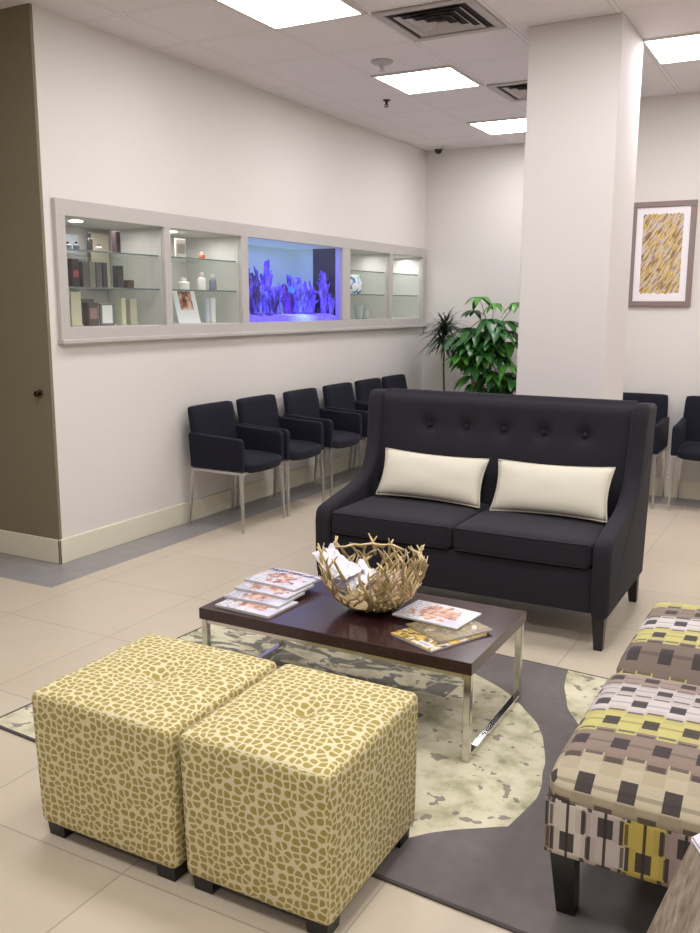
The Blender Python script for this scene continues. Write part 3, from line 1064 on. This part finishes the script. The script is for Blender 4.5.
def magazine(label, x, y, z, rz, w, d, th, mat, group):
    t = thing('magazine', label, 'magazine', (x, y, z), rz, group)
    b = NB(); box(b, -w/2, w/2, -d/2, d/2, 0, th-.001); obj('pages', b, PAGES, t)
    b = NB()
    N = 12
    vs = []
    for i in range(N+1):
        u = i/N
        zz = th+.001+.0035*math.sin(PI*u)*.5
        vs.append([b.verts.new((-w/2-.001+(w+.002)*u, -d/2-.001, zz)), b.verts.new((-w/2-.001+(w+.002)*u, d/2+.001, zz))])
    for i in range(N): b.faces.new((vs[i][0], vs[i+1][0], vs[i+1][1], vs[i][1]))
    r = bmesh.ops.extrude_face_region(b, geom=list(b.faces))
    for v in [g for g in r['geom'] if isinstance(g, bmesh.types.BMVert)]: v.co.z -= .001
    bmesh.ops.recalc_face_normals(b, faces=b.faces)
    obj('cover', b, mat, t)
    return t
pinks = [(216, 214, 226), (212, 204, 214), (214, 206, 214), (206, 158, 134), (120, 92, 92), (216, 212, 224)]
gm = 'fanned magazines at the left of the coffee table'
z = TZ+.0005
G1 = [('nearest magazine of the fanned pile, bottom of the left coffee table pile', 2.085, 2.785, 0),
      ('second magazine from the front in the fanned pile on the coffee table', 2.065, 2.87, 3),
      ('third magazine from the front in the fanned pile on the coffee table', 2.06, 2.95, 1),
      ('farthest magazine with a dark masthead, top of the fanned pile', 2.055, 3.03, -2)]
for i, (lb, x, y, a) in enumerate(G1):
    magazine(lb, x, y, z+i*.0105, R(a-3), .262, .20, .0075, cover_mat('magazine_cover_pink%d' % i, pinks, 11+i*2, i*1.7, (90, 86, 104) if i == 3 else None, True), gm)
y_ = [(58, 44, 30), (188, 160, 80), (214, 186, 96), (120, 84, 50), (230, 218, 190), (64, 48, 40)]
mg2 = magazine('yellow and brown magazine with a white barcode box, under the pale magazine', 2.845, 2.84, z, R(-24), .215, .275, .006, cover_mat('magazine_cover_yellow', y_, 17, 6.1), 'magazines at the right of the coffee table')
b = NB(); box(b, .02, .085, -.13, -.10, .0085, .0092); obj('barcode_box', b, mk((238, 238, 238)), mg2)
b = NB()
for i in range(9): box(b, .026+i*.006, .026+i*.006+.0025, -.125, -.106, .0092, .0095)
obj('barcode_lines', b, mk((60, 58, 58)), mg2)
magazine('dark gold magazine peeking out between the other two at the right', 2.86, 2.90, z+.0095, R(-30), .21, .24, .004, cover_mat('magazine_cover_gold', [(60, 60, 56), (150, 130, 84), (92, 84, 74), (210, 196, 160)], 20, 3.1), 'magazines at the right of the coffee table')
magazine('pale pink magazine on top of the right pile', 2.775, 2.985, z+.0175, R(-6), .275, .2, .005, cover_mat('magazine_cover_pale', [(216, 210, 212), (214, 196, 192), (206, 168, 152), (214, 206, 206)], 9, 9.4, None, True), 'magazines at the right of the coffee table')

# gold twig bowl
def twig_bowl():
    rnd = random.Random(12)
    t = thing('twig_bowl', 'gold branch bowl with jagged twig rim on the coffee table', 'bowl', (2.505, 2.975, TZ+.0005))
    b = NB()
    R0, HH = .205, .185
    def P(a, s, dr=0):
        # s 0 bottom .. 1 rim
        ph = s*PI/2*.93
        r = (R0+dr)*(.16+.84*math.sin(ph))
        return Vector((r*math.cos(a), r*math.sin(a), .008+(HH)*(1-math.cos(ph))/(1-math.cos(PI/2*.93))))
    for i in range(58):
        a = 2*PI*i/58+rnd.uniform(-.1, .1)
        s0 = rnd.uniform(0, .45); s1 = rnd.uniform(.72, 1.12)
        drift = rnd.choice((-1, 1))*rnd.uniform(.2, .9)
        pts = []
        n = 7
        for k in range(n+1):
            u = k/n
            pts.append(P(a+drift*u+rnd.uniform(-.05, .05), s0+(s1-s0)*u, rnd.uniform(-.006, .008)))
        r = rnd.uniform(.0045, .0075)
        tube(b, pts, [r]*(n-1)+[r*.8, r*.45], 6)
        for q in range(2):
            k = rnd.randint(2, n-1)
            s = pts[k]
            e = P(a+drift*k/n+rnd.choice((-1, 1))*rnd.uniform(.15, .3), s0+(s1-s0)*k/n+rnd.uniform(.1, .25), rnd.uniform(-.01, .02))
            tube(b, [s, s.lerp(e, .55)+Vector((0, 0, .004)), e], [r*.85, r*.7, r*.35], 6)
    # rim twigs that stick up and bridge across
    for i in range(15):
        a = 2*PI*i/15+rnd.uniform(-.15, .15)
        s = P(a, .9); e = P(a+rnd.uniform(-.35, .35), 1.0, .015)+Vector((0, 0, rnd.uniform(.025, .065)))
        m_ = s.lerp(e, .5)+Vector((rnd.uniform(-.01, .01), rnd.uniform(-.01, .01), .01))
        tube(b, [s, m_, e], [.007, .0058, .003], 6)
        e2 = m_+Vector((rnd.uniform(-.03, .03), rnd.uniform(-.03, .03), rnd.uniform(.02, .04)))
        tube(b, [m_, e2], [.005, .0025], 6)
    for i in range(5):
        a = rnd.uniform(.3, 2.6)
        s = P(a, .97)+Vector((0, 0, .01)); e = P(a+rnd.uniform(.5, .8), 1., .0)+Vector((0, 0, .02))
        tube(b, [s, s.lerp(e, .35)+Vector((0, 0, .012)), s.lerp(e, .7)+Vector((.0, 0, .0)), e], [.006, .0055, .005, .004], 6)
    obj('twigs', b, GOLD, t, True)
    # solid shell fragments low in the bowl
    b = NB()
    lathe(b, [(.03, .004), (.08, .012), (.12, .035), (.115, .038), (.07, .02), (.02, .012)], n=24)
    obj('bowl_base', b, GOLD, t, 'auto')
twig_bowl()
def crumpled(name, label, loc, size, mat, seed, rot):
    rnd = random.Random(seed)
    t = thing(name, label, 'paper', loc)
    b = NB()
    N = 12
    V = {}
    for i in range(N+1):
        for j in range(N+1):
            u, v = i/N-.5, j/N-.5
            z_ = .03*mn.noise(Vector((u*5, v*5, seed)))+.012*mn.noise(Vector((u*14, v*14, seed)))+.5*u*u*size[0]
            V[i, j] = b.verts.new(Vector((u*size[0], v*size[1], z_)))
    for i in range(N):
        for j in range(N): b.faces.new((V[i, j], V[i+1, j], V[i+1, j+1], V[i, j+1]))
    r = bmesh.ops.extrude_face_region(b, geom=list(b.faces))
    for v in [g for g in r['geom'] if isinstance(g, bmesh.types.BMVert)]: v.co.z += .003
    bmesh.ops.recalc_face_normals(b, faces=b.faces)
    o = obj('sheet', b, mat, t, 'auto')
    t.rotation_euler = rot
    return t
WPAPER = mk((236, 232, 238), .5)
crumpled('paper_wrap', 'white crumpled paper resting over the left rim of the gold bowl', (2.37, 2.93, TZ+.165), (.19, .12), WPAPER, 3, (R(8), R(22), R(-15)))
crumpled('paper_wrap', 'white folded paper lying in the middle of the gold bowl', (2.47, 2.93, TZ+.135), (.14, .12), WPAPER, 5, (R(20), R(10), R(-35)))
crumpled('paper_packet', 'pinkish brown paper packet inside the right of the gold bowl', (2.575, 2.96, TZ+.11), (.13, .14), mk((186, 156, 142), .5), 8, (R(28), R(-14), R(10)))

# ------------------------------------------------------------------ ottomans
def ottoman(label, x0, x1, y0, y1, group):
    cx, cy = (x0+x1)/2, (y0+y1)/2
    hx, hy = (x1-x0)/2, (y1-y0)/2
    t = thing('ottoman', label, 'ottoman', (cx, cy, 0), 0, group)
    z0, z1 = .043, .457
    hz = (z1-z0)/2
    def df(q, n):
        if n[2] > .5:
            r2 = q.x**2+q.y**2
            q.z -= (.030*math.exp(-r2/.0012)+.010*math.exp(-r2/.012))*min(1, (n[2]-.5)*2)
            a = math.atan2(q.y, q.x)
            q.z += .003*math.cos(8*a)*math.exp(-r2/.01)*min(1, math.sqrt(r2)/.05)
        # slight taper in at the foot
        k_ = (1-n[2])*.5
        q.x *= 1-.018*k_; q.y *= 1-.018*k_
        return q
    b = NB(); rbox(b, (0, 0, z0+hz), (hx, hy, hz), .022, 40, (.004, .004, .014), df)
    up = obj('upholstery', b, OTTO, t, True)
    b = NB(); ellips(b, (0, 0, z1-.022), (.013, .013, .006), 16, 8); obj('button', b, fabric('olive_button', (178, 162, 104)), up, True)
    b = NB(); box(b, -hx+.02, hx-.02, -hy+.02, hy-.02,   .035, .055, .002, 1); obj('base_frame', b, BLACKWOOD, t)
    for sx in (-1, 1):
        for sy in (-1, 1):
            b = NB()
            x, y = sx*(hx-.052), sy*(hy-.052)
            tube(b, [(x, y, .045), (x, y, 0.0)], [.046, .042], 4, True, True)
            zl = 0.0
            o = obj('foot', b, BLACKWOOD, t)
    t.location.z = 0
    return t
o1 = ottoman('left olive pebble print cube ottoman, farther from the photo centre', 2.072, 2.59, 1.66, 2.185, 'cube ottomans')
o2 = ottoman('right olive pebble print cube ottoman, whose side also shows', 2.608, 3.066, 1.667, 2.19, 'cube ottomans')
for o in (o1, o2):      # front feet on the tiles, rear feet up on the rug
    o.location.z = .0042; o.rotation_euler.x = .0175

# ------------------------------------------------------------------ patterned benches
def bench(label, x0, x1, y0, y1, breaks, i0, rotz=0):
    cx, cy = (x0+x1)/2, (y0+y1)/2
    t = thing('upholstered_bench', label, 'bench', (cx, cy, RZ), rotz, 'patterned benches')
    hx, hy = (x1-x0)/2, (y1-y0)/2
    ztop = .45
    def vmap(s):
        if s <= breaks[0]: return i0+(s-breaks[0])/.16
        for k in range(len(breaks)-1):
            if s <= breaks[k+1]: return i0+k+(s-breaks[k])/(breaks[k+1]-breaks[k])
        return i0+len(breaks)-1.001
    def uvf(ax, s, q):
        yw = q.y+cy
        xw = q.x+cx-3.46
        if ax == 2: return (xw, vmap(yw))
        if ax == 1:
            return (xw, vmap(yw-(ztop-q.z) if s < 0 else yw-1e-3))
        return (xw-(ztop-q.z)*(-s), vmap(yw))
    def dfm(q, n):
        q.z -= .035*max(0, abs(n[1])-.72)/.28*max(0, n[2])   # waterfall ends
        q.z += .006*math.sin(q.y*22)*max(0, n[2])*.3
        return q
    b = NB(); rbox(b, (0, 0, .395), (hx, hy, .057), .045, 30, (.004, .004, .02), dfm, uvf)
    obj('seat_cushion', b, BENCHF, t, True)
    def uva(ax, s, q):
        if ax == 1: return (q.z*.8+.013, 14+(q.x+cx-3.508)/.09)
        if ax == 0: return (q.z*.8, 14+((q.y+hy)/.09) % 9.9)
        return (q.x, 14.5)
    b = NB(); rbox(b, (0, 0, .297), (hx+.001, hy+.001, .076), .008, 8, (0, 0, 0), None, uva)
    obj('apron', b, BENCHF, t, True)
    b = NB()
    zz = .373
    e_ = .004
    pts = [(-hx+.03, -hy+e_, zz), (hx-.03, -hy+e_, zz), (hx-e_, -hy+.03, zz), (hx-e_, hy-.03, zz), (hx-.03, hy-e_, zz), (-hx+.03, hy-e_, zz), (-hx+e_, hy-.03, zz), (-hx+e_, -hy+.03, zz), (-hx+.03, -hy+e_, zz)]
    tube(b, pts, .005, 6); obj('welt', b, mk((70, 58, 54), .8), t, True)
    for sx in (-1, 1):
        for sy in (-1, 1):
            b = NB()
            x, y = sx*(hx-.038), sy*(hy-.06)
            tube(b, [(x, y, .235), (x-sx*.002, y-sy*.06, 0)], [.044, .033], 4, True, True)
            obj('leg', b, BLACKWOOD, t)
    return t
bench('nearer patterned bench in cream, brown and yellow bands, at the bottom right', 3.497, 4.10, 1.965, 2.70,
      [1.88, 2.065, 2.20, 2.325, 2.43, 2.525, 2.615, 2.71], 0)
bench('farther patterned bench butted behind the nearer one, starting with a dark brown band', 3.497, 4.10, 2.705, 3.45,
      [2.705, 2.90, 3.035, 3.15, 3.28, 3.5], 7)

# ------------------------------------------------------------------ metal side table, bottom right corner
def side_table():
    t = thing('side_table', 'brushed silver metal faceted side table cut off at the bottom right corner', 'side table', (4.115, 1.56, 0))
    m = Mat('hammered_brushed_metal', .42, .55)
    x, y, z = m.xyz()
    n = m.noise(10, 5, m.comb(x*9, y*9, z*1.3))
    n2 = m.noise(4, 3)
    m.base(m.ramp(n*.6+n2*.4, [(.3, (128, 112, 98)), (.5, (182, 170, 160)), (.7, (222, 216, 212))]))
    m.bump(n, .4, .004)
    top, bot, zt = .245, .43, .617
    b = NB()
    def ring(r, z_): return [b.verts.new((r*math.cos(PI+k*PI/3), r*math.sin(PI+k*PI/3), z_)) for k in range(6)]
    a, c_ = ring(bot, 0), ring(top-.002, zt-.012)
    for k in range(6): b.faces.new((a[k], a[(k+1) % 6], c_[(k+1) % 6], c_[k]))
    b.faces.new(a[::-1]); b.faces.new(c_)
    obj('flared_body', b, m.m, t)
    b = NB()
    t2 = bmesh.new()
    a = [t2.verts.new((top*math.cos(PI+k*PI/3), top*math.sin(PI+k*PI/3), zt-.0115)) for k in range(6)]
    f = t2.faces.new(a)
    r = bmesh.ops.extrude_face_region(t2, geom=[f])
    for v in [g for g in r['geom'] if isinstance(g, bmesh.types.BMVert)]: v.co.z += .0115
    bmesh.ops.recalc_face_normals(t2, faces=t2.faces)
    bmesh.ops.bevel(t2, geom=list(t2.edges), offset=.004, segments=2, affect='EDGES')
    merge(b, t2)
    obj('top_plate', b, plain('pale_metal_top', (206, 200, 210), .4, .3), t)
side_table()

# ------------------------------------------------------------------ plants
def leaf_mat(name, c1, c2, rough=.35):
    m = Mat(name, rough, 0, None, .5)
    m.base(m.mix(m.noise(9, 3), c1, c2))
    m.b.inputs['Subsurface Weight'].default_value = 0
    return m.m
LEAF = leaf_mat('broad_leaf_green', (54, 110, 46), (30, 76, 36))
LEAF_L = leaf_mat('bright_leaf_green', (98, 158, 64), (64, 122, 48))
SPIKE = leaf_mat('dark_spike_leaf', (34, 56, 34), (22, 36, 24))
BARK = plain('brown_stem', (110, 84, 60), .8)
SOIL = plain('potting_soil', (50, 38, 30), .95)
POTM = plain('charcoal_planter', (84, 80, 78), .5)

def leaf(bm, base, d, up, L, W, droop, mat=0, n=6):
    d = d.normalized(); side = d.cross(up).normalized(); up = side.cross(d).normalized()
    prev = None
    for i in range(n+1):
        s = i/n
        w = W*math.sin(PI*min(1, s*.96+.04))**.8*.5 if i < n else 0.0008
        if i == 0: w = W*.06
        c = base+d*(L*s)+Vector((0, 0, -droop*L*s*s))
        row = [bm.verts.new(c-side*w+up*w*.25), bm.verts.new(c), bm.verts.new(c+side*w+up*w*.25)]
        if prev:
            for k in range(2):
                f = bm.faces.new((prev[k], prev[k+1], row[k+1], row[k])); f.material_index = mat; f.smooth = True
        prev = row

def pot(t, r, h):
    b = NB(); lathe(b, [(r*.78, 0), (r*.8, .01), (r, h-.03), (r*1.04, h-.03), (r*1.04, h), (r*.95, h), (r*.93, h-.04)], n=32); obj('pot', b, POTM, t, 'auto')
    b = NB(); lathe(b, [(r*.3, h-.045), (r*.93, h-.04)], n=24); obj('soil', b, SOIL, t)

def schefflera():
    rnd = random.Random(5)
    t = thing('potted_umbrella_plant', 'bushy green umbrella plant with broad drooping leaves behind the settee', 'plant', (.93, 8.44, 0))
    pot(t, .17, .3)
    st = NB(); fo = NB()
    heads = []
    for i in range(5):
        a = rnd.uniform(0, 2*PI); r = rnd.uniform(.0, .09)
        x, y = r*math.cos(a), r*math.sin(a)
        top = Vector((x*1.8, y*1.8, rnd.uniform(.9, 1.25)))
        tube(st, [(x, y, .26), (x*1.2, y*1.2, .6), top], [.012, .01, .007], 7)
        heads.append(top)
    # (dx, dy, z, size, bright)
    H_ = [(-.04, -.05, 1.63, .17, 1), (.10, .0, 1.57, .12, 1), (.33, 0, 1.58, .16, 1), (-.12, 0, 1.50, .15, 0), (.22, 0, 1.40, .22, 0), (.08, -.1, 1.42, .22, 0), (-.1, -.05, 1.33, .22, 0),
          (-.22, .1, 1.0, .2, 1), (-.18, .12, .84, .2, 1), (-.25, .08, 1.12, .17, 0)]
    for i in range(46):
        a = rnd.uniform(0, 2*PI); r = rnd.uniform(.08, .30)
        z = rnd.uniform(.62, 1.34)
        if r*math.cos(a) < -.08 and r*math.sin(a) < .05 and z < 1.05: continue
        H_.append((r*math.cos(a)*1.1+.02, r*math.sin(a)*.8, z, rnd.uniform(.15, .21), 1 if rnd.random() < .28 else 0))
    for (dx, dy, z, s, br) in H_:
        top = Vector((dx, dy, z))
        src = min(heads, key=lambda h: (h-top).length)
        base = Vector((src.x*.8, src.y*.8, min(src.z, z-.12)))
        tube(st, [base, base.lerp(top, .5)+Vector((0, 0, .03)), top], [.0045, .004, .003], 5)
        n = rnd.randint(6, 8)
        a0 = rnd.uniform(0, 2*PI)
        out = Vector((dx, dy, 0))
        out = out.normalized() if out.length > .02 else Vector((0, 0, 0))
        for k in range(n):
            a = a0+2*PI*k/n
            d = Vector((math.cos(a), math.sin(a), rnd.uniform(-.35, .1)))+out*.35
            leaf(fo, top, d, Vector((0, 0, 1)), s*rnd.uniform(.8, 1.15), s*.42, rnd.uniform(.35, .75), br)
    obj('stems', st, leaf_mat('green_stem', (110, 128, 70), (96, 96, 56), .6), t, True)
    obj('foliage', fo, [LEAF, LEAF_L], t)
schefflera()

def dracaena():
    rnd = random.Random(9)
    t = thing('potted_dracaena', 'dark spiky dracaena plant in the corner behind the umbrella plant', 'plant', (.40, 8.70, 0))
    pot(t, .13, .26)
    st = NB(); tube(st, [(0, 0, .22), (.01, 0, .6), (-.005, .0, .95), (0, 0, 1.2)], [.014, .012, .011, .01], 8); obj('stem', st, BARK, t, True)
    fo = NB()
    for i in range(230):
        z = 1.10+.26*rnd.random()
        a = rnd.uniform(0, 2*PI)
        el = rnd.uniform(-.2, 1.3)
        d = Vector((math.cos(a)*math.cos(el), math.sin(a)*math.cos(el), math.sin(el)))
        L = rnd.uniform(.26, .42)
        # keep blades inside the corner
        if d.x < -.1: L *= .85
        if d.y > .2: L *= .75
        leaf(fo, Vector((0, 0, z)), d, Vector((0, 0, 1)) if abs(d.z) < .9 else Vector((1, 0, 0)), L, .019, rnd.uniform(.15, .75), 0, 7)
    obj('foliage', fo, SPIKE, t)
dracaena()

# ------------------------------------------------------------------ lights
def area(name, loc, size, power, col=(1, .983, .975), rot=(0, 0, 0)):
    l = bpy.data.lights.new(name, 'AREA'); l.shape = 'RECTANGLE'; l.size, l.size_y = size
    l.energy = power; l.color = col
    o = bpy.data.objects.new(name, l); C.objects.link(o); o.location = loc; o.rotation_euler = rot
    return o
# unseen area lamps added for even room light, spaced like the ceiling panels
for i, (x, y) in enumerate(((3.1, 4.41), (3.1, 2.55), (1.24, 2.55), (3.1, .7), (1.24, .7), (4.96, 2.55), (4.96, 4.41), (4.96, 6.27), (3.1, -1.2), (4.96, .7))):
    area('room_fill', (x, y, H-.02), (.58, .58), 21)
area('tank_lamp', (-.25, 6.45, ZT-.02), (.3, 1.3), 2.6, (.4, .42, 1.0))
area('display_lamp', (-.18, 4.3, ZT-.015), (.1, .6), 2.6)
area('display_lamp', (-.18, 5.2, ZT-.015), (.1, .6), 2.6)
area('display_lamp', (-.18, 7.75, ZT-.015), (.1, .6), 2.6)
area('display_lamp', (-.18, 8.6, ZT-.015), (.1, .6), 3.6)

w = bpy.data.worlds.new('World'); scene.world = w; w.use_nodes = True
w.node_tree.nodes['Background'].inputs[0].default_value = (.9, .92, 1, 1)
w.node_tree.nodes['Background'].inputs[1].default_value = .3

# ------------------------------------------------------------------ camera
f, pitch, yaw, roll, cxx = 886.4, R(10.32), R(28.62), R(.19), 4.025
fw = Vector((-math.sin(yaw)*math.cos(pitch), math.cos(yaw)*math.cos(pitch), -math.sin(pitch)))
r = Vector((math.cos(yaw), math.sin(yaw), 0)); u = r.cross(fw)
r2 = r*math.cos(roll)+u*math.sin(roll); u2 = -r*math.sin(roll)+u*math.cos(roll)
cam = bpy.data.cameras.new('Camera')
cam.sensor_fit = 'HORIZONTAL'; cam.sensor_width = 36; cam.lens = f*36/700
cam.clip_start = .02
co = bpy.data.objects.new('Camera', cam); C.objects.link(co)
M = Matrix((r2, u2, -fw)).transposed().to_4x4()
M.translation = Vector((cxx, 0, 1.55))
co.matrix_world = M
scene.camera = co

scene.view_settings.view_transform = 'Standard'
scene.view_settings.look = 'None'
scene.view_settings.exposure = 0
scene.cycles.use_denoising = True
scene.cycles.max_bounces = 8
scene.cycles.sample_clamp_indirect = 6
